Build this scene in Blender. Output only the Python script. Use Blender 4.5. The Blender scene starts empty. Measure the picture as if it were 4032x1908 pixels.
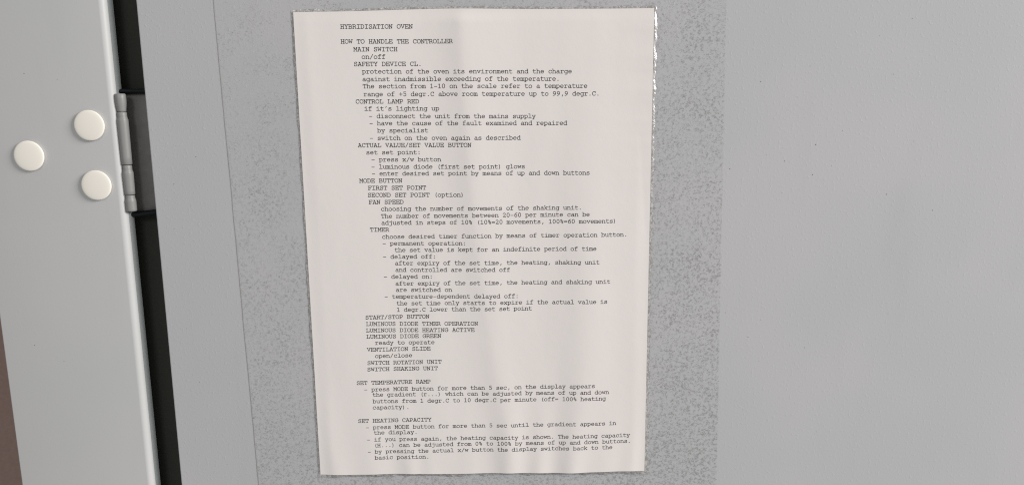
import bpy, bmesh, math, random
from mathutils import Matrix, Vector, noise

# ------------------------------------------------------------------ camera, world, lamps, exposure
scene = bpy.context.scene
MM = 0.001
random.seed(7)

cam_data = bpy.data.cameras.new("camera")
cam = bpy.data.objects.new("camera", cam_data)
scene.collection.objects.link(cam)
cam_data.sensor_fit = 'HORIZONTAL'
cam_data.sensor_width = 36.0
cam_data.lens = 2900.0 / 4032.0 * 36.0          # phone main camera, about 26 mm equivalent
cam_data.clip_start = 0.005
cam_data.clip_end = 50.0
# the panel lies in the XZ plane and faces -Y; the phone is held 45 cm in front of it, pitched about ten degrees down
right = Vector((0.999938, -0.002087, -0.010930))
down = Vector((-0.011126, -0.170676, -0.985264))
fwd = Vector((0.000191, 0.985325, -0.170688))
cam.matrix_world = Matrix((
    (right.x, -down.x, -fwd.x, 0.020712),
    (right.y, -down.y, -fwd.y, -0.445640),
    (right.z, -down.z, -fwd.z, 0.083948),
    (0, 0, 0, 1)))
scene.camera = cam

world = bpy.data.worlds.new("World")
scene.world = world
world.use_nodes = True
bg = world.node_tree.nodes["Background"]
bg.inputs["Color"].default_value = (0.985, 1.0, 1.0, 1)
bg.inputs["Strength"].default_value = 0.40

def area_lamp(name, loc, target, size_x, size_y, power, color):
    d = bpy.data.lights.new(name, 'AREA')
    d.shape = 'RECTANGLE'; d.size = size_x; d.size_y = size_y
    d.energy = power; d.color = color
    o = bpy.data.objects.new(name, d)
    o.location = loc
    o.rotation_euler = (Vector(target) - Vector(loc)).to_track_quat('-Z', 'Y').to_euler()
    scene.collection.objects.link(o)
    return o

# a bright window far to the right, a little above the sheet: grazes the panel and lights the rolled door edge
area_lamp("window_light", (9.0, -3.5, 3.3), (0, 0, 0), 3.8, 3.0, 1330.0, (1.0, 0.975, 0.945))
# ceiling fitting in front of the oven, up behind the photographer
area_lamp("ceiling_lamp", (-0.35, -2.3, 0.95), (0, 0, 0), 0.45, 0.5, 9.0, (1.0, 0.975, 0.95))

scene.render.engine = 'CYCLES'
scene.cycles.use_denoising = False
scene.cycles.use_adaptive_sampling = False
scene.cycles.pixel_filter_type = 'BLACKMAN_HARRIS'
scene.cycles.filter_width = 1.15
scene.view_settings.view_transform = 'Standard'
scene.view_settings.look = 'None'
scene.view_settings.gamma = 1.0
scene.view_settings.exposure = 0.0
scene.view_settings.use_curve_mapping = False

# ------------------------------------------------------------------ helpers
def P(x, y, z=0.0):
    """panel millimetres (x right, y up, z out of the panel) to world metres"""
    return Vector((x * MM, -z * MM, y * MM))

def link(name, mesh, mats, parent=None):
    o = bpy.data.objects.new(name, mesh)
    scene.collection.objects.link(o)
    for m in (mats if isinstance(mats, (list, tuple)) else [mats]):
        mesh.materials.append(m)
    if parent is not None:
        o.parent = parent
    return o

def mesh_from(name, verts, faces, smooth=False):
    me = bpy.data.meshes.new(name)
    me.from_pydata([tuple(v) for v in verts], [], faces)
    me.update()
    if smooth:
        me.polygons.foreach_set("use_smooth", [True] * len(me.polygons))
    return me

def bm_mesh(name, bm, smooth_angle=None):
    bmesh.ops.recalc_face_normals(bm, faces=bm.faces)
    me = bpy.data.meshes.new(name)
    bm.to_mesh(me); bm.free()
    if smooth_angle:
        me.polygons.foreach_set("use_smooth", [True] * len(me.polygons))
        me.set_sharp_from_angle(angle=smooth_angle)
    return me

def tag(o, label=None, cat=None, group=None, kind=None):
    if label: o["label"] = label
    if cat: o["category"] = cat
    if group: o["group"] = group
    if kind: o["kind"] = kind
    return o

def fbm(x, y, s, seed=0.0, octaves=3):
    return noise.fractal(Vector((x * s, y * s, seed)), 1.0, 2.0, octaves)

class Nodes:
    def __init__(self, name):
        self.m = bpy.data.materials.new(name); self.m.use_nodes = True
        self.t = self.m.node_tree; self.t.nodes.clear()
        self.out = self.n('ShaderNodeOutputMaterial')
    def n(self, kind, **kw):
        nd = self.t.nodes.new(kind)
        for k, v in kw.items():
            if k.startswith('_'): setattr(nd, k[1:], v)
            else: nd.inputs[k].default_value = v
        return nd
    def l(self, a, b): self.t.links.new(a, b)
    def math(self, op, a, b=None, clamp=False):
        nd = self.t.nodes.new('ShaderNodeMath'); nd.operation = op; nd.use_clamp = clamp
        for i, v in enumerate((a, b)):
            if v is None: continue
            if isinstance(v, (int, float)): nd.inputs[i].default_value = v
            else: self.l(v, nd.inputs[i])
        return nd.outputs[0]
    def ramp(self, fac, lo, hi, a=0.0, b=1.0):
        nd = self.t.nodes.new('ShaderNodeMapRange'); nd.interpolation_type = 'SMOOTHSTEP'
        self.l(fac, nd.inputs[0])
        for i, v in ((1, lo), (2, hi), (3, a), (4, b)):
            if isinstance(v, (int, float)): nd.inputs[i].default_value = v
            else: self.l(v, nd.inputs[i])
        return nd.outputs[0]
    def noise(self, vec, scale, detail=2.0, rough=0.5, dist=0.0):
        nd = self.n('ShaderNodeTexNoise', Scale=scale, Detail=detail, Roughness=rough, Distortion=dist)
        self.l(vec, nd.inputs['Vector'])
        return nd.outputs['Fac']
    def mixcol(self, fac, a, b):
        nd = self.t.nodes.new('ShaderNodeMix'); nd.data_type = 'RGBA'
        for i, v in ((0, fac), (6, a), (7, b)):
            if isinstance(v, (int, float)): nd.inputs[i].default_value = v
            elif isinstance(v, tuple): nd.inputs[i].default_value = (*v, 1)
            else: self.l(v, nd.inputs[i])
        return nd.outputs[2]

# ------------------------------------------------------------------ materials
def paint(name, col, rough=0.42, peel=0.5, var=0.02, spec=0.4, coat=0.0):
    """powder coated sheet steel: fine orange peel, hardly any tone change"""
    k = Nodes(name)
    co = k.n('ShaderNodeTexCoord').outputs['Object']
    big = k.noise(co, 9.0, 2.0)
    c = k.mixcol(k.ramp(big, 0.3, 0.7), (col[0] * (1 - var) * 0.992, col[1] * (1 - var) * 1.006, col[2] * (1 - var)), (col[0] * (1 + var) * 1.004, col[1] * (1 + var) * 0.995, col[2] * (1 + var) * 1.004))
    # handling smears: long faint wipes that change the gloss and leave a trace of grease
    mp = k.n('ShaderNodeMapping'); mp.inputs['Scale'].default_value = (38.0, 38.0, 7.0); mp.inputs['Rotation'].default_value = (0, 0.5, 0)
    k.l(co, mp.inputs['Vector'])
    smear = k.ramp(k.noise(mp.outputs[0], 1.0, 4.0, 0.6, 0.4), 0.5, 0.78)
    c = k.mixcol(k.math('MULTIPLY', smear, 0.05), c, (0.30, 0.285, 0.27))
    p1 = k.noise(co, 520.0, 2.0, 0.55)
    p2 = k.noise(co, 900.0, 2.0, 0.5)
    bumps = k.ramp(p1, 0.52, 0.78)
    h = k.math('ADD', k.math('MULTIPLY', bumps, 0.75), k.math('MULTIPLY', p2, 0.35))
    bump = k.n('ShaderNodeBump', Strength=peel, Distance=0.00022)
    k.l(h, bump.inputs['Height'])
    b = k.n('ShaderNodeBsdfPrincipled', Roughness=rough)
    k.l(k.ramp(smear, 0.0, 1.0, rough, rough * 0.78), b.inputs['Roughness'])
    b.inputs['Specular IOR Level'].default_value = spec
    b.inputs['Coat Weight'].default_value = coat
    b.inputs['Coat Roughness'].default_value = 0.07
    k.l(bump.outputs[0], b.inputs['Coat Normal'])
    k.l(c, b.inputs['Base Color']); k.l(bump.outputs[0], b.inputs['Normal'])
    k.l(b.outputs[0], k.out.inputs[0])
    return k.m

def plain(name, col, rough=0.6, spec=0.3, bump_scale=None, bump=0.2, dist=0.0002):
    k = Nodes(name)
    b = k.n('ShaderNodeBsdfPrincipled', Roughness=rough)
    b.inputs['Base Color'].default_value = (*col, 1)
    b.inputs['Specular IOR Level'].default_value = spec
    if bump_scale:
        co = k.n('ShaderNodeTexCoord').outputs['Object']
        n = k.noise(co, bump_scale, 3.0)
        c = k.mixcol(n, tuple(v * 0.85 for v in col), tuple(v * 1.15 for v in col))
        k.l(c, b.inputs['Base Color'])
        bp = k.n('ShaderNodeBump', Strength=bump, Distance=dist)
        k.l(n, bp.inputs['Height']); k.l(bp.outputs[0], b.inputs['Normal'])
    k.l(b.outputs[0], k.out.inputs[0])
    return k.m

def paper_material():
    k = Nodes("printer_paper")
    co = k.n('ShaderNodeTexCoord').outputs['Object']
    fib = k.noise(co, 620.0, 3.0, 0.6, 1.2)
    cockle = k.noise(co, 150.0, 2.0, 0.5)
    tone = k.noise(co, 14.0, 2.0)
    c = k.mixcol(tone, (0.710, 0.660, 0.638), (0.722, 0.682, 0.660))
    line = k.ramp(k.math('ABSOLUTE', k.math('SUBTRACT', k.noise(co, 180.0, 1.0, 0.5, 2.5), 0.5)), 0.0, 0.006, 1.0, 0.0)
    patch = k.ramp(k.noise(co, 70.0, 1.0), 0.56, 0.66)
    c = k.mixcol(k.math('MULTIPLY', k.math('MULTIPLY', line, patch), 0.10), c, (0.35, 0.32, 0.30))
    h = k.math('ADD', k.math('MULTIPLY', fib, 0.5), k.math('MULTIPLY', cockle, 0.9))
    bump = k.n('ShaderNodeBump', Strength=0.35, Distance=0.00018)
    k.l(h, bump.inputs['Height'])
    b = k.n('ShaderNodeBsdfPrincipled', Roughness=0.62)
    b.inputs['Specular IOR Level'].default_value = 0.25
    k.l(c, b.inputs['Base Color']); k.l(bump.outputs[0], b.inputs['Normal'])
    k.l(b.outputs[0], k.out.inputs[0])
    return k.m

def film_material():
    """clear adhesive film: worm-shaped air pockets wherever the glue has not wetted the rough paint"""
    k = Nodes("clear_film")
    co = k.n('ShaderNodeTexCoord').outputs['Object']
    xyz = k.n('ShaderNodeSeparateXYZ'); k.l(co, xyz.inputs[0])
    n1 = k.noise(co, 800.0, 0.7, 0.5, 0.9)
    n2 = k.noise(co, 480.0, 1.0, 0.5, 0.6)
    clump = k.noise(co, 42.0, 2.0, 0.55)
    # more trapped air low down and to the right, less near the upper left corner
    g = k.math('ADD', k.math('MULTIPLY', xyz.outputs['Z'], -0.22), k.math('MULTIPLY', xyz.outputs['X'], 0.19))
    dens = k.math('ADD', k.math('ADD', k.math('MULTIPLY', clump, 0.20), g), -0.022)
    width = k.math('MINIMUM', k.math('MAXIMUM', dens, 0.012), 0.16)
    ridge = k.math('ABSOLUTE', k.math('SUBTRACT', n1, 0.5))
    worm = k.ramp(k.math('DIVIDE', ridge, width), 0.30, 0.70, 1.0, 0.0)
    gate = k.ramp(n2, 0.42, 0.54)
    worm = k.math('MULTIPLY', worm, gate)
    col = k.mixcol(worm, (0.50, 0.495, 0.49), (0.30, 0.293, 0.288))
    fac = k.math('ADD', k.math('MULTIPLY', worm, 0.44), 0.05)
    bump = k.n('ShaderNodeBump', Strength=0.5, Distance=0.0002)
    k.l(k.math('ADD', k.math('MULTIPLY', worm, 1.0), k.math('MULTIPLY', n1, 0.5)), bump.inputs['Height'])
    b = k.n('ShaderNodeBsdfPrincipled', Roughness=0.34)
    b.inputs['Specular IOR Level'].default_value = 0.5
    k.l(col, b.inputs['Base Color']); k.l(bump.outputs[0], b.inputs['Normal'])
    tr = k.n('ShaderNodeBsdfTransparent')
    mx = k.n('ShaderNodeMixShader')
    k.l(fac, mx.inputs[0]); k.l(tr.outputs[0], mx.inputs[1]); k.l(b.outputs[0], mx.inputs[2])
    k.l(mx.outputs[0], k.out.inputs[0])
    return k.m

def rim_material():
    k = Nodes("film_rim")
    co = k.n('ShaderNodeTexCoord').outputs['Object']
    n = k.noise(co, 700.0, 3.0, 0.6, 0.8)
    col = k.mixcol(k.ramp(n, 0.38, 0.60), (0.43, 0.42, 0.41), (0.24, 0.23, 0.225))
    bump = k.n('ShaderNodeBump', Strength=0.5, Distance=0.0004)
    k.l(n, bump.inputs['Height'])
    b = k.n('ShaderNodeBsdfPrincipled', Roughness=0.16)
    b.inputs['Specular IOR Level'].default_value = 0.9
    k.l(col, b.inputs['Base Color']); k.l(bump.outputs[0], b.inputs['Normal'])
    k.l(b.outputs[0], k.out.inputs[0])
    return k.m

M_HOUSE = paint("grey_powder_coat", (0.488, 0.483, 0.494), 0.55, 0.26, spec=0.2)
M_DOOR = paint("door_powder_coat", (0.452, 0.450, 0.448), 0.46, 0.09, spec=0.3, coat=0.22)
M_HINGE = paint("hinge_enamel", (0.205, 0.203, 0.198), 0.46, 0.10)
M_SPECK = plain("dirt_speck", (0.17, 0.165, 0.16), 0.8)
M_LEAF = plain("hinge_leaf_shaded", (0.165, 0.155, 0.148), 0.4, 0.35, 300.0, 0.2)  # hinge grey made darker: the housing's shade on the leaf put into its colour
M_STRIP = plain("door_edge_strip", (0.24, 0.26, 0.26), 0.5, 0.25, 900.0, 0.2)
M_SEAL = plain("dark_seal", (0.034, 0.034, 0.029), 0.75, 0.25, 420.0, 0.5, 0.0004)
M_RUBBER = plain("black_rubber", (0.006, 0.007, 0.009), 0.6, 0.2)
M_WALL = plain("brown_wall", (0.27, 0.185, 0.16), 0.7, 0.2, 260.0, 0.3)
M_CAP = plain("white_plastic", (0.76, 0.72, 0.655), 0.5, 0.25)
M_PAPER = paper_material()
M_INK = plain("printer_ink", (0.022, 0.022, 0.026), 0.7, 0.2)
M_FILM = film_material()
M_RIM = rim_material()
M_CUT = plain("film_cut_edge", (0.25, 0.24, 0.235), 0.5, 0.3)

# ------------------------------------------------------------------ the setting behind the door
def box(name, x0, x1, y0, y1, z0, z1, mats, parent=None, bevel=0.0, seg=3, edges=None):
    bm = bmesh.new()
    bmesh.ops.create_cube(bm, size=1.0)
    for v in bm.verts:
        v.co = P(x0 if v.co.x < 0 else x1, y0 if v.co.z < 0 else y1, z1 if v.co.y < 0 else z0)
    if bevel:
        es = [e for e in bm.edges if edges is None or edges((e.verts[0].co + e.verts[1].co) / 2)]
        bmesh.ops.bevel(bm, geom=es, offset=bevel * MM, segments=seg, profile=0.5, affect='EDGES', clamp_overlap=True)
    return link(name, bm_mesh(name, bm, math.radians(35)), mats, parent)

wall = box("background_wall", -900, 900, -700, 700, -190, -170, M_WALL)
tag(wall, "plain dull brown wall behind the lower left edge of the door", kind="structure")

def add_specks(obj, pts, mat, zs):
    """tiny dirt specks and pinholes in the paint, in the panel's own mesh"""
    me = obj.data
    me.materials.append(mat)
    idx = len(me.materials) - 1
    bm = bmesh.new(); bm.from_mesh(me)
    for x, y in pts:
        rx = random.uniform(0.14, 0.30); ry = rx * random.uniform(0.9, 1.7); a = random.uniform(0, 3.1)
        ring = []
        for i in range(8):
            t = i / 8 * math.tau
            px, py = rx * math.cos(t) * random.uniform(.8, 1.2), ry * math.sin(t) * random.uniform(.8, 1.2)
            ring.append(bm.verts.new(P(x + px * math.cos(a) - py * math.sin(a), y + px * math.sin(a) + py * math.cos(a), zs)))
        c = bm.verts.new(P(x, y, zs + 0.08))
        for i in range(8):
            f = bm.faces.new((ring[i], ring[(i + 1) % 8], c)); f.material_index = idx
    bm.to_mesh(me); bm.free()

# ------------------------------------------------------------------ oven housing (right)
oven = bpy.data.objects.new("hybridisation_oven", None)
oven.location = P(0, -420, -20)
scene.collection.objects.link(oven)
tag(oven, "light grey powder-coated oven front with a hinged door at its left", "oven")
def under(o, root, label=None):
    o.parent = root; o.matrix_parent_inverse = Matrix.Translation(root.location).inverted()
    if label: o["label"] = label
    return o
HOUSE_SPECKS = [(237.6, 127.0), (256.0, 136.6), (191.4, 92.3), (169.1, 101.5), (247.6, 105.1), (197.9, 110.2), (219.4, 72.4), (262.6, 65.6), (214.2, 51.4), (203.0, 46.2), (174.5, 58.4), (185.7, 54.6), (248.7, 33.8), (277.6, 23.7), (185.1, 35.3), (152.8, 50.3), (203.9, 64.2), (255.3, -40.9), (204.3, -62.4), (176.0, -71.1), (167.3, -103.2), (215.3, -118.8), (176.0, -44.0), (168.4, -55.2), (153.6, -39.2), (-170.5, 94.6), (-168.8, 61.1), (-186.6, 61.6), (-183.4, 44.8), (-185.8, 17.4), (-178.5, -80.9), (-183.5, -45.5), (-165.2, -136.8), (-154.6, -64.7)]
housing = box("housing_panel", -196.0, 520, -420, 420, -40, 0, M_HOUSE, bevel=0.9, seg=3,
              edges=lambda c: c.x < -0.19 and abs(c.z) < 0.1 and c.y < -0.0005 + 0.001)
add_specks(housing, HOUSE_SPECKS, M_SPECK, 0.01)
under(housing, oven, "flat light grey housing panel carrying the printed sheet")
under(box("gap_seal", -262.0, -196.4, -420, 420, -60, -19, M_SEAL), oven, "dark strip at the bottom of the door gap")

# ------------------------------------------------------------------ oven door (left)
DOOR_SPECKS = [(-262.6, -66.0), (-279.9, -55.3), (-265.9, 110.9), (-246.8, 107.1)]
def door_mesh():
    # outline across the door (x, z): big rolled edge on the right, small fold on the left
    prof = [(-299.6, -11.0), (-299.6, -0.9)]
    for i in range(1, 5):
        t = i / 4 * math.pi / 2
        prof.append((-299.6 + 0.9 * (1 - math.cos(t)), -0.9 + 0.9 * math.sin(t)))
    r = 3.4; xe = -214.7
    for i in range(0, 17):
        t = i / 16 * math.pi / 2
        prof.append((xe - r + r * math.sin(t), -r + r * math.cos(t)))
    prof.append((xe, -4.0)); prof.append((xe - 1.0, -4.1)); prof.append((xe - 1.0, -11.0))
    ys = [-420, 420]
    verts = [P(x, y, z) for y in ys for x, z in prof]
    n = len(prof)
    faces = [(i, (i + 1) % n, n + (i + 1) % n, n + i) for i in range(n)]
    faces += [tuple(range(n - 1, -1, -1)), tuple(range(n, 2 * n))]
    bm = bmesh.new(); bm.from_mesh(mesh_from("tmp", verts, faces))
    return bm_mesh("door", bm, math.radians(30))
door = link("door", door_mesh(), M_DOOR)
add_specks(door, DOOR_SPECKS, M_SPECK, 0.01)
under(door, oven, "light grey door frame with a rolled right edge")
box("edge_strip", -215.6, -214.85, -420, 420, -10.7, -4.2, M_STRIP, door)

# ------------------------------------------------------------------ hinge in the gap
def lathe(name, cx, cz, prof, mats, parent=None, seg=40):
    verts, faces = [], []
    for y, r in prof:
        for i in range(seg):
            t = i / seg * math.tau
            verts.append(P(cx + r * math.cos(t), y, cz + r * math.sin(t)))
    for j in range(len(prof) - 1):
        for i in range(seg):
            a, b = j * seg + i, j * seg + (i + 1) % seg
            faces.append((a, b, b + seg, a + seg))
    faces.append(tuple(range(seg - 1, -1, -1))); faces.append(tuple(range((len(prof) - 1) * seg, len(prof) * seg)))
    bm = bmesh.new(); bm.from_mesh(mesh_from("tmp", verts, faces))
    return link(name, bm_mesh(name, bm, math.radians(50)), mats, parent)

hinge = bpy.data.objects.new("hinge", None)
hinge.location = oven.location
scene.collection.objects.link(hinge)
under(hinge, oven, "grey painted hinge in the dark gap beside the door")
def under_hinge(o):
    o.parent = hinge; o.matrix_parent_inverse = Matrix.Translation(oven.location).inverted(); return o
HX, HZ = -212.3, -3.4
def under_all(profs):
    for prof in profs:
        prof = [(y, r * 0.90) for y, r in prof]
        under_hinge(lathe("knuckle", HX, HZ, prof, M_HINGE))
def section(y_bot, y_top, r_bot, r_mid, r_waist, waist=3.6):
    """one knuckle: straight barrel, soft shoulder and a narrow waist at its upper end"""
    prof = [(y_bot + 0.05, r_bot - 0.5), (y_bot + 0.5, r_bot)]
    y1 = y_top - waist
    for i in range(1, 7):
        s_ = i / 6
        prof.append((y_bot + 0.5 + (y1 - 1.6 - y_bot - 0.5) * s_, r_bot + (r_mid - r_bot) * s_))
    for i in range(1, 9):
        s_ = i / 8
        c = 0.5 - 0.5 * math.cos(s_ * math.pi)
        prof.append((y1 - 1.6 + 2.6 * s_, r_mid + (r_waist - r_mid) * c))
    prof += [(y_top - 0.5, r_waist), (y_top - 0.15, r_waist - 0.25)]
    return prof
under_all([
    [(88.2, 2.5), (88.5, 2.75), (89.6, 2.85), (91.5, 3.15), (93.5, 3.4), (96.0, 3.45), (98.3, 3.35), (98.8, 2.9)],
    section(56.6, 88.1, 3.3, 3.5, 2.95),
    section(38.3, 56.5, 3.25, 3.5, 2.9),
    section(28.2, 38.2, 3.45, 3.45, 2.95, 2.2),
])
leaf = box("leaf_plate", -214.0, -190, 26.0, 98.9, -15.0, -11.6, M_LEAF, None, 0.4, 2)
under_hinge(leaf)
add_specks(leaf, [(-200.2, 45.0), (-200.5, 48.0), (-204.4, 60.5)], M_SPECK, -11.59)
# black rubber strips that close the cut-outs above and below the hinge
def rubber(y_left, y_right, thick):
    bm = bmesh.new()
    rows = []
    for i in range(13):
        s = i / 12
        x = -214.6 + 26.0 * s
        y = y_left + (y_right - y_left) * s ** 1.4
        ring = [bm.verts.new(P(x, y + thick / 2 * math.sin(t), -9.5 + 2.6 * math.cos(t))) for t in [k / 10 * math.tau for k in range(10)]]
        rows.append(ring)
    for a, b in zip(rows, rows[1:]):
        for k in range(10):
            bm.faces.new((a[k], a[(k + 1) % 10], b[(k + 1) % 10], b[k]))
    bm.faces.new(rows[0]); bm.faces.new(rows[-1][::-1])
    return link("rubber_strip", bm_mesh("rubber_strip", bm, math.radians(60)), M_RUBBER)
s1 = rubber(100.4, 100.4, 3.0)
under(s1, oven, "black rubber strip just above the hinge")
s2 = rubber(25.6, 28.6, 3.4)
under(s2, oven, "black slanting rubber strip just below the hinge")

# ------------------------------------------------------------------ the three white caps on the door
def cap_mesh():
    prof = [(8.5, 0.05), (8.75, 0.6), (8.95, 0.95), (9.05, 1.25), (9.0, 1.5), (8.75, 1.7), (8.1, 1.86), (6.8, 2.0), (4.8, 2.12), (2.4, 2.19)]
    seg = 64
    verts = [P(r * math.cos(i / seg * math.tau), r * math.sin(i / seg * math.tau), z) for r, z in prof for i in range(seg)]
    faces = []
    for j in range(len(prof) - 1):
        for i in range(seg):
            a, b = j * seg + i, j * seg + (i + 1) % seg
            faces.append((a, b, b + seg, a + seg))
    verts.append(P(0, 0, 2.21)); c = len(verts) - 1
    for i in range(seg):
        a = (len(prof) - 1) * seg
        faces.append((a + i, a + (i + 1) % seg, c))
    faces.append(tuple(range(seg - 1, -1, -1)))
    bm = bmesh.new(); bm.from_mesh(mesh_from("tmp", verts, faces))
    return bm_mesh("screw_cap", bm, math.radians(60))
cap = link("screw_cap", cap_mesh(), M_CAP)
CAPS = [(-230.0, 80.4, "top right white round cap, nearest the upper end of the hinge"),
        (-268.1, 62.8, "white round cap standing alone nearest the left picture edge"),
        (-229.6, 44.8, "lowest of the three white round caps, beside the rolled door edge")]
for i, (x, y, lab) in enumerate(CAPS):
    o = cap if i == 0 else cap.copy()
    if i: scene.collection.objects.link(o)
    o.location = P(x, y, 0.0)
    o.rotation_euler = (0, i * 1.9, 0)
    tag(o, lab, "cap", "white round caps on the door")

# ------------------------------------------------------------------ the printed sheet
PW, PH = 105.0, 144.0
def g(t, w): return math.exp(-(t / w) ** 2)
PUCKERS = [(-94, 0.5, 7), (-70, 0.35, 8), (-46, 0.9, 6.5), (-34, 0.5, 6), (-8, 0.45, 8), (17, 1.0, 7), (37, 0.9, 6), (57, 1.0, 7), (80, 0.4, 8), (95, 0.35, 6)]
def crest(t, wl, wr):
    """a ridge that is fairly sharp on top and falls away differently to either side"""
    q = t / (wl if t < 0 else wr)
    return math.exp(0.35 - math.sqrt(q * q * 2.6 + 0.1225))
def height(x, y):
    """how far the cockled paper stands off the panel, millimetres"""
    up = min(1.0, max(0.0, (y + PH) / (2 * PH)))   # 0 at the foot, 1 at the head
    dn = 1 - up
    h = 0.75
    # the long fold that leaves the head of the sheet right of the title and drifts right as it falls
    h += (1.45 - 0.65 * dn) * crest(x - (-7 + 3 * dn + 26 * dn * dn), 17 + 6 * dn, 30)
    # broad swellings beside it
    h += 0.95 * min(1.0, dn * 1.7) * g(x - (72 - 8 * dn), 17)
    h += 0.35 * up * g(x - 55, 26)
    h += 0.55 * dn * g(x - (-38 + 14 * dn), 15)
    h += 0.40 * g(x + 74 - 8 * up, 20) * (1 - 0.5 * up)
    h += 0.16 * fbm(x, y * 0.35, 0.035, 3.1, 2)
    # puckers along the foot, where the film grips the sheet
    lo = max(0.0, 1 - up / 0.27)
    for px, a, w in PUCKERS:
        lean = (px - 10) * 0.12
        h += 0.85 * a * lo ** 1.3 * g(x - px - lean * (1 - lo), w * (1.5 - 0.5 * lo))
    # the rim is pulled down by the film
    e = min((PW - abs(x)) / 9.0, 1.0)
    eh = min((PH - y) / 7.0, 1.0)
    k = (3 * e * e - 2 * e ** 3) if e > 0 else 0
    if x > 60: h += 0.32 * min(1.0, max(0.0, (y - 5) / 70)) * g(x - PW, 16) * (1 + 0.5 * fbm(0, y, 0.10, 6.0, 2)); k = max(k, min(1.0, max(0.0, (y - 5) / 70)))
    k2 = (3 * eh * eh - 2 * eh ** 3) if eh > 0 else 0
    return 0.45 + max(h - 0.45, 0.0) * (0.25 + 0.75 * k) * (0.55 + 0.45 * k2)

def edge_top(x):     return PH + 0.95 * g(x + 16, 42)
def edge_bottom(x):  return -PH + 0.18 * math.sin(x * 0.09) - 0.12
def paper_point(i, j, nx, ny):
    x = -PW + 2 * PW * i / nx
    t = j / ny
    y = edge_bottom(x) * (1 - t) + edge_top(x) * t
    return x, y
NX, NY = 210, 290
def sheet_mesh():
    verts, faces = [], []
    for j in range(NY + 1):
        for i in range(NX + 1):
            x, y = paper_point(i, j, NX, NY)
            verts.append(P(x, y, height(x, y)))
    W = NX + 1
    for j in range(NY):
        for i in range(NX):
            a = j * W + i
            faces.append((a, a + 1, a + W + 1, a + W))
    rim = [i for i in range(W)] + [j * W + NX for j in range(1, NY + 1)] + \
          [NY * W + i for i in range(NX - 1, -1, -1)] + [j * W for j in range(NY - 1, 0, -1)]
    base = len(verts)
    for v in rim:
        p = verts[v]; verts.append(Vector((p.x, p.y + 0.00016, p.z)))
    n = len(rim)
    for q in range(n):
        faces.append((rim[(q + 1) % n], rim[q], base + q, base + (q + 1) % n))
    me = mesh_from("instruction_sheet", verts, faces, True)
    me.set_sharp_from_angle(angle=math.radians(40))
    return me
sheet = link("instruction_sheet", sheet_mesh(), M_PAPER)
tag(sheet, "white typed instruction sheet headed HYBRIDISATION OVEN, cockled, stuck to the grey housing", "paper sheet")

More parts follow.
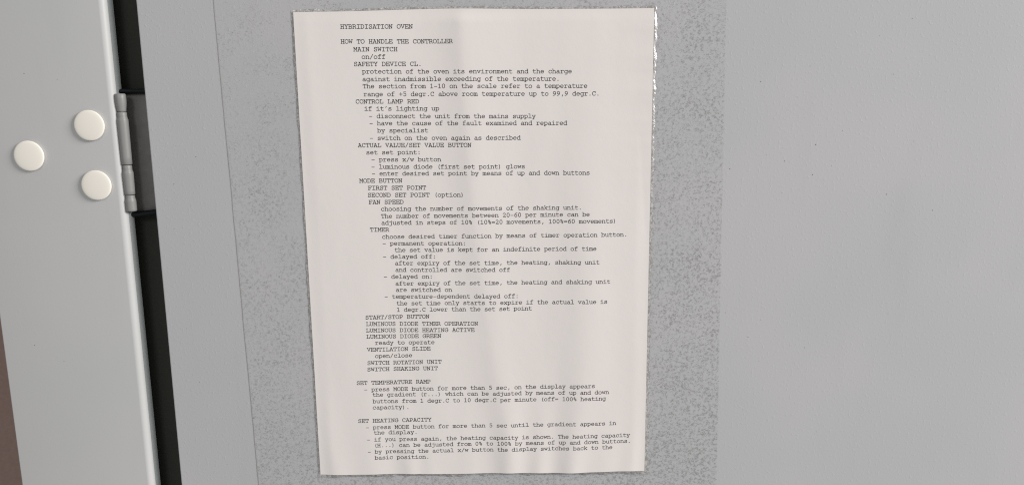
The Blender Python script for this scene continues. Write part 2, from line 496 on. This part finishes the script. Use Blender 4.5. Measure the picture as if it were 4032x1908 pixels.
# ------------------------------------------------------------------ typewriter lettering drawn as pen strokes (600 units to a cell)
def A(cx, cy, rx, ry, a0, a1):
    n = max(5, int(abs(a1 - a0) / 18) + 1)
    return [(cx + rx * math.cos(math.radians(a0 + (a1 - a0) * i / (n - 1))), cy + ry * math.sin(math.radians(a0 + (a1 - a0) * i / (n - 1)))) for i in range(n)]
def L(*c): return [(c[i], c[i + 1]) for i in range(0, len(c), 2)]
def dot(x, y, r=52): return L(x - r * .45, y, x + r * .45, y)
CH, XH = 562, 420
GL = {
 'A': [L(180, 562, 330, 562), L(285, 550, 95, 10), L(312, 550, 508, 10), L(150, 195, 452, 195), L(30, 0, 195, 0), L(405, 0, 570, 0)],
 'B': [L(125, 10, 125, 552), L(50, 562, 300, 562) + A(330, 430, 130, 132, 90, -90) + L(130, 298), L(340, 298) + A(370, 149, 150, 149, 90, -90) + L(50, 0)],
 'C': [A(315, 281, 245, 290, 38, 318), L(500, 400, 500, 562)],
 'D': [L(130, 10, 130, 552), L(50, 562, 280, 562) + A(290, 281, 235, 281, 90, -90) + L(50, 0)],
 'E': [L(130, 10, 130, 552), L(50, 562, 510, 562, 510, 420), L(50, 0, 535, 0, 535, 160), L(140, 288, 350, 288), L(358, 215, 358, 362)],
 'F': [L(140, 10, 140, 552), L(55, 562, 530, 562, 530, 420), L(55, 0, 310, 0), L(150, 282, 360, 282), L(368, 210, 368, 355)],
 'G': [A(310, 281, 250, 290, 42, 300) + L(500, 60, 500, 240), L(345, 248, 570, 248), L(495, 410, 495, 562)],
 'H': [L(135, 10, 135, 552), L(465, 10, 465, 552), L(50, 562, 220, 562), L(380, 562, 550, 562), L(50, 0, 220, 0), L(380, 0, 550, 0), L(145, 290, 455, 290)],
 'I': [L(300, 10, 300, 552), L(120, 562, 480, 562), L(120, 0, 480, 0)],
 'J': [L(260, 562, 560, 562), L(430, 552, 430, 150) + A(270, 150, 160, 160, 0, -180) + L(110, 200)],
 'K': [L(135, 10, 135, 552), L(50, 562, 230, 562), L(50, 0, 230, 0), L(470, 550, 145, 250), L(230, 330) + A(250, 60, 200, 260, 90, 15) + L(470, 10), L(380, 562, 540, 562), L(440, 0, 570, 0)],
 'L': [L(190, 10, 190, 552), L(80, 562, 310, 562), L(60, 0, 530, 0, 530, 190)],
 'M': [L(30, 562, 130, 562, 300, 200, 470, 562, 570, 562), L(105, 550, 105, 10), L(495, 550, 495, 10), L(30, 0, 190, 0), L(410, 0, 570, 0)],
 'N': [L(40, 562, 130, 562, 460, 10), L(125, 545, 125, 10), L(467, 20, 467, 552), L(40, 0, 215, 0), L(380, 562, 555, 562)],
 'O': [A(300, 281, 245, 290, 90, 450)],
 'P': [L(140, 10, 140, 552), L(60, 562, 330, 562) + A(345, 400, 165, 162, 90, -90) + L(150, 238), L(60, 0, 300, 0)],
 'Q': [A(300, 281, 245, 290, 90, 450), L(280, -10, 180, -110, 330, -95, 470, -120)],
 'R': [L(125, 10, 125, 552), L(45, 562, 320, 562) + A(330, 415, 145, 147, 90, -90) + L(135, 268), L(300, 262) + A(330, 40, 130, 215, 80, 20) + L(500, 8), L(45, 0, 220, 0), L(480, 0, 570, 0)],
 'S': [A(295, 425, 175, 145, 30, 200) + A(310, 145, 185, 155, 92, -158), L(465, 430, 465, 560), L(115, 0, 115, 160)],
 'T': [L(300, 10, 300, 552), L(65, 400, 65, 562, 535, 562, 535, 400), L(190, 0, 410, 0)],
 'U': [L(120, 552, 120, 190) + A(300, 190, 180, 205, 180, 360) + L(480, 552), L(40, 562, 210, 562), L(390, 562, 560, 562)],
 'V': [L(95, 552, 300, 5, 505, 552), L(25, 562, 190, 562), L(410, 562, 575, 562)],
 'W': [L(85, 552, 165, 5, 300, 400, 435, 5, 515, 552), L(25, 562, 190, 562), L(410, 562, 575, 562)],
 'X': [L(110, 552, 500, 10), L(490, 552, 100, 10), L(40, 562, 200, 562), L(400, 562, 560, 562), L(40, 0, 200, 0), L(400, 0, 560, 0)],
 'Y': [L(110, 552, 300, 265, 490, 552), L(300, 255, 300, 10), L(40, 562, 200, 562), L(400, 562, 560, 562), L(190, 0, 410, 0)],
 'Z': [L(120, 420, 120, 562, 475, 562, 105, 0, 500, 0, 500, 160)],
 'a': [A(290, 300, 150, 125, 150, 10) + L(445, 60, 460, 0, 550, 0), L(435, 235) + A(250, 115, 165, 125, 80, 345) + L(440, 120)],
 'b': [L(40, 604, 125, 604, 125, 0, 45, 0), A(320, 208, 205, 220, 155, -155)],
 'c': [A(315, 208, 225, 222, 42, 322), L(490, 290, 490, 420)],
 'd': [L(390, 604, 475, 604, 475, 0, 560, 0), A(275, 208, 205, 220, 25, 335)],
 'e': [L(90, 215, 510, 215) + A(300, 212, 215, 214, 5, 318)],
 'f': [L(240, 0, 240, 480) + A(350, 490, 110, 114, 175, 90) + L(520, 600), L(100, 412, 470, 412), L(100, 0, 440, 0)],
 'g': [A(275, 212, 205, 212, 25, 335), L(560, 412, 478, 412, 478, -40) + A(340, -40, 138, 120, 0, -90) + L(170, -160)],
 'h': [L(40, 604, 125, 604, 125, 10), A(305, 250, 175, 170, 165, 0) + L(480, 10), L(45, 0, 205, 0), L(400, 0, 560, 0)],
 'i': [L(110, 412, 305, 412, 305, 10), L(85, 0, 525, 0), dot(295, 575)],
 'j': [L(120, 412, 420, 412, 420, -40) + A(290, -40, 130, 120, 0, -90) + L(120, -160), dot(410, 575)],
 'k': [L(50, 604, 135, 604, 135, 0, 60, 0), L(140, 170, 440, 405), L(240, 255, 470, 8), L(360, 412, 520, 412), L(390, 0, 550, 0)],
 'l': [L(110, 604, 305, 604, 305, 10), L(85, 0, 525, 0)],
 'm': [L(15, 412, 80, 412, 80, 10), A(190, 300, 108, 118, 165, 0) + L(298, 10), A(408, 300, 108, 118, 165, 0) + L(516, 10), L(15, 0, 140, 0), L(250, 0, 350, 0), L(460, 0, 585, 0)],
 'n': [L(45, 412, 125, 412, 125, 10), A(305, 250, 175, 170, 165, 0) + L(480, 10), L(45, 0, 205, 0), L(400, 0, 555, 0)],
 'o': [A(300, 208, 222, 220, 90, 450)],
 'p': [L(40, 412, 125, 412, 125, -157), A(320, 212, 205, 212, 155, -155), L(40, -157, 235, -157)],
 'q': [L(560, 412, 475, 412, 475, -157), A(280, 212, 205, 212, 25, 335), L(365, -157, 560, -157)],
 'r': [L(90, 412, 215, 412, 215, 10), L(220, 240) + A(400, 270, 180, 150, 160, 70) + L(530, 370), L(90, 0, 400, 0)],
 's': [A(290, 310, 165, 110, 30, 200) + A(310, 105, 185, 112, 92, -158), L(455, 320, 455, 420), L(112, 0, 112, 110)],
 't': [L(205, 560, 205, 110) + A(330, 110, 125, 118, 180, 270) + L(430, 0, 520, 30), L(85, 412, 480, 412)],
 'u': [L(40, 412, 125, 412, 125, 150) + A(280, 150, 155, 158, 180, 290) + L(470, 100), L(395, 412, 478, 412, 478, 0, 560, 0)],
 'v': [L(105, 405, 300, 5, 495, 405), L(35, 412, 200, 412), L(400, 412, 565, 412)],
 'w': [L(95, 405, 180, 5, 300, 300, 420, 5, 505, 405), L(25, 412, 190, 412), L(410, 412, 575, 412)],
 'x': [L(115, 405, 500, 8), L(485, 405, 100, 8), L(50, 412, 200, 412), L(400, 412, 550, 412), L(40, 0, 200, 0), L(400, 0, 560, 0)],
 'y': [L(110, 405, 305, 10), L(495, 405, 230, -157), L(40, 412, 200, 412), L(400, 412, 560, 412), L(90, -157, 320, -157)],
 'z': [L(130, 300, 130, 412, 460, 412, 110, 0, 480, 0, 480, 120)],
 '0': [A(300, 300, 185, 310, 90, 450)],
 '1': [L(140, 540, 300, 600, 300, 10), L(120, 0, 480, 0)],
 '2': [A(290, 440, 170, 165, 165, -35) + L(100, 0, 490, 0, 490, 70)],
 '3': [A(280, 450, 160, 155, 150, -90) + A(290, 145, 190, 155, 90, -150)],
 '4': [L(400, 10, 400, 600, 110, 180, 480, 180), L(290, 0, 480, 0)],
 '5': [L(460, 600, 160, 600, 160, 330) + A(290, 190, 195, 195, 130, -145)],
 '6': [L(500, 600) + A(480, 230, 350, 370, 92, 175) + A(310, 185, 180, 195, 185, -190)],
 '7': [L(110, 500, 110, 600, 480, 600, 290, 0)],
 '8': [A(300, 455, 155, 150, 90, 450), A(300, 150, 180, 155, 90, 450)],
 '9': [A(290, 415, 180, 190, 20, 380) + A(120, 370, 350, 370, 5, -88) + L(100, 0)],
 '.': [dot(300, 20, 62), dot(300, 45, 62)],
 ',': [L(330, 95, 250, -115), L(345, 80, 275, -60)],
 ':': [dot(300, 25, 62), dot(300, 48, 62), dot(300, 365, 62), dot(300, 388, 62)],
 '-': [L(110, 230, 490, 230)],
 '/': [L(110, -60, 490, 625)],
 '(': [A(560, 250, 200, 370, 120, 240)],
 ')': [A(40, 250, 200, 370, 60, -60)],
 '%': [A(210, 500, 95, 95, 90, 450), A(390, 110, 95, 95, 90, 450), L(120, 250, 490, 350)],
 '=': [L(90, 190, 510, 190), L(90, 330, 510, 330)],
 '+': [L(80, 270, 520, 270), L(300, 60, 300, 480)],
 '´': [L(250, 450, 370, 600)],
}
PEN = 84.0
def stroke(pts, pen):
    """a pen stroke as left and right outline points, mitred at the joints"""
    q = [pts[0]]
    for p in pts[1:]:
        if math.hypot(p[0] - q[-1][0], p[1] - q[-1][1]) > 1.0: q.append(p)
    n = len(q); hw = pen / 2
    closed = math.hypot(q[0][0] - q[-1][0], q[0][1] - q[-1][1]) < 2.0
    dirs = []
    for i in range(n - 1):
        dx, dy = q[i + 1][0] - q[i][0], q[i + 1][1] - q[i][1]; d = math.hypot(dx, dy); dirs.append((dx / d, dy / d))
    left, right_ = [], []
    for i in range(n):
        if closed and i in (0, n - 1): a, b = dirs[-1], dirs[0]
        else: a, b = dirs[max(i - 1, 0)], dirs[min(i, n - 2)]
        nx, ny = -(a[1] + b[1]) / 2, (a[0] + b[0]) / 2
        m = max(nx * nx + ny * ny, 0.3)
        nx, ny = nx / m * hw, ny / m * hw
        x, y = q[i]
        if not closed and i == 0: x -= dirs[0][0] * hw; y -= dirs[0][1] * hw
        if not closed and i == n - 1: x += dirs[-1][0] * hw; y += dirs[-1][1] * hw
        left.append((x + nx, y + ny)); right_.append((x - nx, y - ny))
    return left, right_
def split(pts, step=140.0):
    out = [pts[0]]
    for a, b in zip(pts, pts[1:]):
        n = max(1, int(math.hypot(b[0] - a[0], b[1] - a[1]) / step))
        for i in range(1, n + 1): out.append((a[0] + (b[0] - a[0]) * i / n, a[1] + (b[1] - a[1]) * i / n))
    return out
GLYPH = {c: [stroke(split(s), PEN) for s in strokes] for c, strokes in GL.items()}
def ink(c):
    xs = [p[0] for l, r in GLYPH[c] for p in l + r]
    return min(xs), max(xs)

# start and end of every printed line on the sheet in millimetres (left ink edge, mid height, right ink edge, mid height)
LINES = [
    (-77.9, 135.6, -35.3, 135.2, "HYBRIDISATION OVEN"),
    (-78.1, 127.2, -12.3, 126.6, "HOW TO HANDLE THE CONTROLLER"),
    (-70.9, 122.7, -44.8, 122.5, "MAIN SWITCH"),
    (-66.2, 118.4, -52.0, 118.3, "on/off"),
    (-70.8, 114.3, -31.1, 113.9, "SAFETY DEVICE CL."),
    (-66.4, 110.0, 57.1, 108.8, "protection of the oven its environment and the charge"),
    (-66.3, 105.6, 49.3, 104.6, "against inadmissible exceeding of the temperature."),
    (-66.3, 101.5, 66.3, 100.3, "The section from 1-10 on the scale refer to a temperature"),
    (-66.0, 96.9, 72.9, 95.8, "range of +5 degr.C above room temperature up to 99,9 degr.C."),
    (-70.9, 92.7, -32.7, 92.3, "CONTROL LAMP RED"),
    (-65.9, 88.5, -21.3, 88.0, "if it´s lighting up"),
    (-63.3, 84.1, 35.8, 83.0, "- disconnect the unit from the mains supply"),
    (-63.2, 79.9, 54.5, 78.8, "- have the cause of the fault examined and repaired"),
    (-58.9, 75.6, -28.3, 75.3, "by specialist"),
    (-63.4, 71.2, 26.7, 70.4, "- switch on the oven again as described"),
    (-70.9, 67.0, -2.6, 66.3, "ACTUAL VALUE/SET VALUE BUTTON"),
    (-65.9, 62.7, -33.5, 62.3, "set set point:"),
    (-63.0, 58.4, -21.4, 57.9, "- press x/w button"),
    (-63.2, 54.1, 29.0, 53.3, "- luminous diode (first set point) glows"),
    (-63.1, 50.0, 68.0, 49.1, "- enter desired set point by means of up and down buttons"),
    (-71.0, 45.8, -44.6, 45.6, "MODE BUTTON"),
    (-65.9, 41.4, -30.5, 41.2, "FIRST SET POINT"),
    (-66.1, 37.1, -8.0, 36.4, "SECOND SET POINT (option)"),
    (-65.8, 32.8, -44.3, 32.7, "FAN SPEED"),
    (-58.5, 28.5, 62.8, 28.1, "choosing the number of movements of the shaking unit."),
    (-58.7, 24.1, 68.2, 23.9, "The number of movements between 20-60 per minute can be"),
    (-58.6, 20.0, 83.7, 19.6, "adjusted in steps of 10% (10%=20 movements, 100%=60 movements)"),
    (-65.8, 15.9, -53.9, 15.7, "TIMER"),
    (-58.5, 11.4, 90.7, 11.2, "choose desired timer function by means of timer operation button."),
    (-58.4, 7.3, -8.2, 6.8, "- permanent operation:"),
    (-51.2, 3.1, 72.5, 2.7, "the set value is kept for an indefinite period of time"),
    (-58.5, -1.0, -26.2, -1.1, "- delayed off:"),
    (-51.3, -5.1, 74.5, -5.8, "after expiry of the set time, the heating, shaking unit"),
    (-51.2, -9.3, 19.4, -9.9, "and controlled are switched off"),
    (-58.5, -13.5, -28.5, -13.7, "- delayed on:"),
    (-51.5, -17.9, 81.3, -18.1, "after expiry of the set time, the heating and shaking unit"),
    (-51.4, -21.9, -17.0, -22.3, "are switched on"),
    (-58.5, -26.1, 23.9, -26.6, "- temperature-dependent delayed off:"),
    (-51.3, -30.5, 79.5, -30.8, "the set time only starts to expire if the actual value is"),
    (-51.2, -34.6, 32.7, -34.6, "1 degr.C lower than the set set point"),
    (-70.9, -39.3, -30.5, -39.0, "START/STOP BUTTON"),
    (-70.9, -43.5, -0.9, -43.9, "LUMINOUS DIODE TIMER OPERATION"),
    (-71.1, -47.6, -3.2, -48.0, "LUMINOUS DIODE HEATING ACTIVE"),
    (-71.0, -51.7, -23.9, -51.6, "LUMINOUS DIODE GREEN"),
    (-65.7, -55.8, -28.3, -55.7, "ready to operate"),
    (-71.1, -60.2, -30.6, -59.8, "VENTILATION SLIDE"),
    (-66.1, -64.4, -42.3, -63.9, "open/close"),
    (-71.0, -68.9, -24.1, -68.5, "SWITCH ROTATION UNIT"),
    (-71.2, -73.1, -26.3, -72.7, "SWITCH SHAKING UNIT"),
    (-78.4, -82.0, -31.0, -81.1, "SET TEMPERATURE RAMP"),
    (-73.8, -86.4, 72.2, -85.5, "- press MODE button for more than 5 sec, on the display appears"),
    (-68.7, -89.9, 81.4, -89.8, "the gradient (r...) which can be adjusted by means of up and down"),
    (-68.9, -94.3, 79.4, -94.0, "buttons from 1 degr.C to 10 degr.C per minute (off= 100% heating"),
    (-69.0, -98.4, -45.7, -98.4, "capacity)."),
    (-78.6, -107.4, -31.3, -106.4, "SET HEATING CAPACITY"),
    (-73.9, -111.8, 86.2, -110.7, "- press MODE button for more than 5 sec until the gradient appears in"),
    (-69.0, -115.4, -41.2, -115.2, "the display."),
    (-73.5, -120.1, 95.2, -119.0, "- if you press again, the heating capacity is shown. The heating capacity"),
    (-68.4, -124.1, 95.1, -123.0, "(H...) can be adjusted from 0% to 100% by means of up and down buttons."),
    (-73.4, -128.4, 83.9, -127.0, "- by pressing the actual x/w button the display switches back to the"),
    (-69.2, -132.5, -34.1, -132.0, "basic position."),
]
for x0, y0, x1, y1, text in LINES:
    n = len(text)
    i0, i1 = ink(text[0])[0], ink(text[-1])[1]
    pitch = (x1 - x0) / (n - 1 + (i1 - i0) / 600.0)
    if n < 30: pitch = 0.25 * pitch + 0.75 * 2.345
    u = pitch / 600.0
    slope = (y1 - y0) / (x1 - x0)
    if n < 30: slope = max(-0.008, min(0.012, slope))
    ox, oy = x0 - i0 * u, y0 - 1.20
    verts, faces = [], []
    layer = 0
    for i, c in enumerate(text):
        if c == ' ': continue
        for left, rgt in GLYPH[c]:
            layer += 1
            base = len(verts)
            for pl, pr in zip(left, rgt):
                for px, py in (pl, pr):
                    X = ox + i * pitch + px * u
                    Y = oy + (X - x0) * slope + py * 2.33 / 600.0
                    verts.append(P(X, Y, height(X, Y) + 0.035 + 0.0008 * (layer % 9)))
            for k in range(len(left) - 1):
                a = base + 2 * k
                faces.append((a, a + 1, a + 3, a + 2))
    o = link("text_line", mesh_from("text_line", verts, faces), M_INK, sheet)
    o["label"] = "printed line reading " + text

# ------------------------------------------------------------------ clear film that holds the sheet
ROT = math.radians(1.0)
def film_left(y):
    return -148.3 + math.tan(ROT) * -y + 0.35 * fbm(0, y, 0.03, 9.0, 3)
def film_right(y):
    return 149.6 + math.tan(ROT) * -y + 0.25 * fbm(0, y, 0.06, 4.0, 3)
FT, FB = 200.0, -205.0
def paper_loop(off, n_side=360):
    """closed loop round the sheet, pushed outwards by off millimetres: bottom, right, top, left"""
    pts = []
    for i in range(n_side):
        t = i / n_side; x = -PW + 2 * PW * t; pts.append((x * (1 + off / PW), edge_bottom(x) - off, x, edge_bottom(x)))
    for i in range(n_side):
        t = i / n_side; yb, yt = edge_bottom(PW), edge_top(PW); y = yb + (yt - yb) * t
        pts.append((PW + off, yb - off + (yt - yb + 2 * off) * t, PW, y))
    for i in range(n_side):
        t = i / n_side; x = PW - 2 * PW * t; pts.append((x * (1 + off / PW), edge_top(x) + off, x, edge_top(x)))
    for i in range(n_side):
        t = i / n_side; yb, yt = edge_bottom(-PW), edge_top(-PW); y = yt + (yb - yt) * t
        pts.append((-PW - off, yt + off + (yb - yt - 2 * off) * t, -PW, y))
    return pts
def right_lift(y):
    return min(1.0, max(0.0, (y - 5) / 70))
def rim_width(x, y, side):
    w = 2.0 + 1.3 * fbm(x, y, 0.11, 5.0, 3)
    if side == 1:
        lift = right_lift(y)
        w = w * (1 - lift) + lift * (1.75 + 0.9 * fbm(0, y, 0.16, 5.0, 3))
    elif side >= 2:
        w = 0.25 + w * 0.48
    return max(w, 0.6)
NS = 360
def film_mesh():
    inner = paper_loop(0.0)
    verts, faces = [], []
    n = len(inner)
    for q, (x, y, ex, ey) in enumerate(inner):
        side = q // NS
        w = rim_width(ex, ey, side)
        d = [(0, -1), (1, 0), (0, 1), (-1, 0)][side]
        if q % NS == 0:
            dp = [(-1, 0), (0, -1), (1, 0), (0, 1)][side]
            d = (d[0] + dp[0], d[1] + dp[1])
        verts.append(P(ex + d[0] * w, ey + d[1] * w, 0.14))
    for q, (x, y, ex, ey) in enumerate(inner):
        side = q // NS; t = (q % NS) / NS
        if side == 0: X = film_left(FB) * (1 - t) + film_right(FB) * t; Y = FB
        elif side == 1: Y = FB + (FT - FB) * t; X = film_right(Y)
        elif side == 2: X = film_right(FT) * (1 - t) + film_left(FT) * t; Y = FT
        else: Y = FT + (FB - FT) * t; X = film_left(Y)
        verts.append(P(X, Y, 0.14))
    for q in range(n):
        faces.append((q, n + q, n + (q + 1) % n, (q + 1) % n))
    return mesh_from("adhesive_film", verts, faces)
film = link("adhesive_film", film_mesh(), M_FILM)
tag(film, "clear adhesive film with worm-shaped air bubbles framing the printed sheet", "adhesive film")

def rim_mesh():
    """the film bridging from the edge of the sheet down to the panel, crumpled"""
    inner = paper_loop(0.0)
    n = len(inner); rows = 5
    verts, faces = [], []
    for r in range(rows + 1):
        s = r / rows
        for q, (x, y, ex, ey) in enumerate(inner):
            side = q // NS
            w = rim_width(ex, ey, side) + 0.15
            d = [(0, -1), (1, 0), (0, 1), (-1, 0)][side]
            if q % NS == 0:
                dp = [(-1, 0), (0, -1), (1, 0), (0, 1)][side]
                d = (d[0] + dp[0], d[1] + dp[1])
            z0 = height(ex, ey) - 0.02
            z = z0 + (0.17 - z0) * (s ** (0.85 if side != 1 else 0.85 + 0.9 * right_lift(ey)))
            mid = math.sin(s * math.pi)
            z += mid * (0.16 * fbm(ex, ey, 0.55, 1.0 + s * 2, 3) + 0.10 * fbm(ex, ey, 0.2, 7.0, 2))
            jx = 0.25 * mid * fbm(ex, ey, 0.9, 11.0 + s, 2)
            off = 0.06 + (w - 0.06) * s + jx
            verts.append(P(ex + d[0] * off, ey + d[1] * off, max(z, 0.16)))
    for r in range(rows):
        for q in range(n):
            a, b = r * n + q, r * n + (q + 1) % n
            faces.append((a, a + n, b + n, b))
    return mesh_from("crumpled_rim", verts, faces, True)
link("crumpled_rim", rim_mesh(), M_RIM, film)

def cut_edge_mesh():
    verts, faces = [], []
    n = 420
    for i in range(n + 1):
        y = FB + (FT - FB) * i / n
        x = film_left(y)
        w = 0.16 + 0.10 * abs(fbm(0, y, 0.2, 2.0, 2))
        verts += [P(x - w, y, 0.12), P(x - w * 0.5, y, 0.20), P(x + w * 0.5, y, 0.20), P(x + w, y, 0.12)]
    for i in range(n):
        for k in range(3):
            a = i * 4 + k
            faces.append((a, a + 1, a + 5, a + 4))
    return mesh_from("cut_edge", verts, faces)
link("cut_edge", cut_edge_mesh(), M_CUT, film)
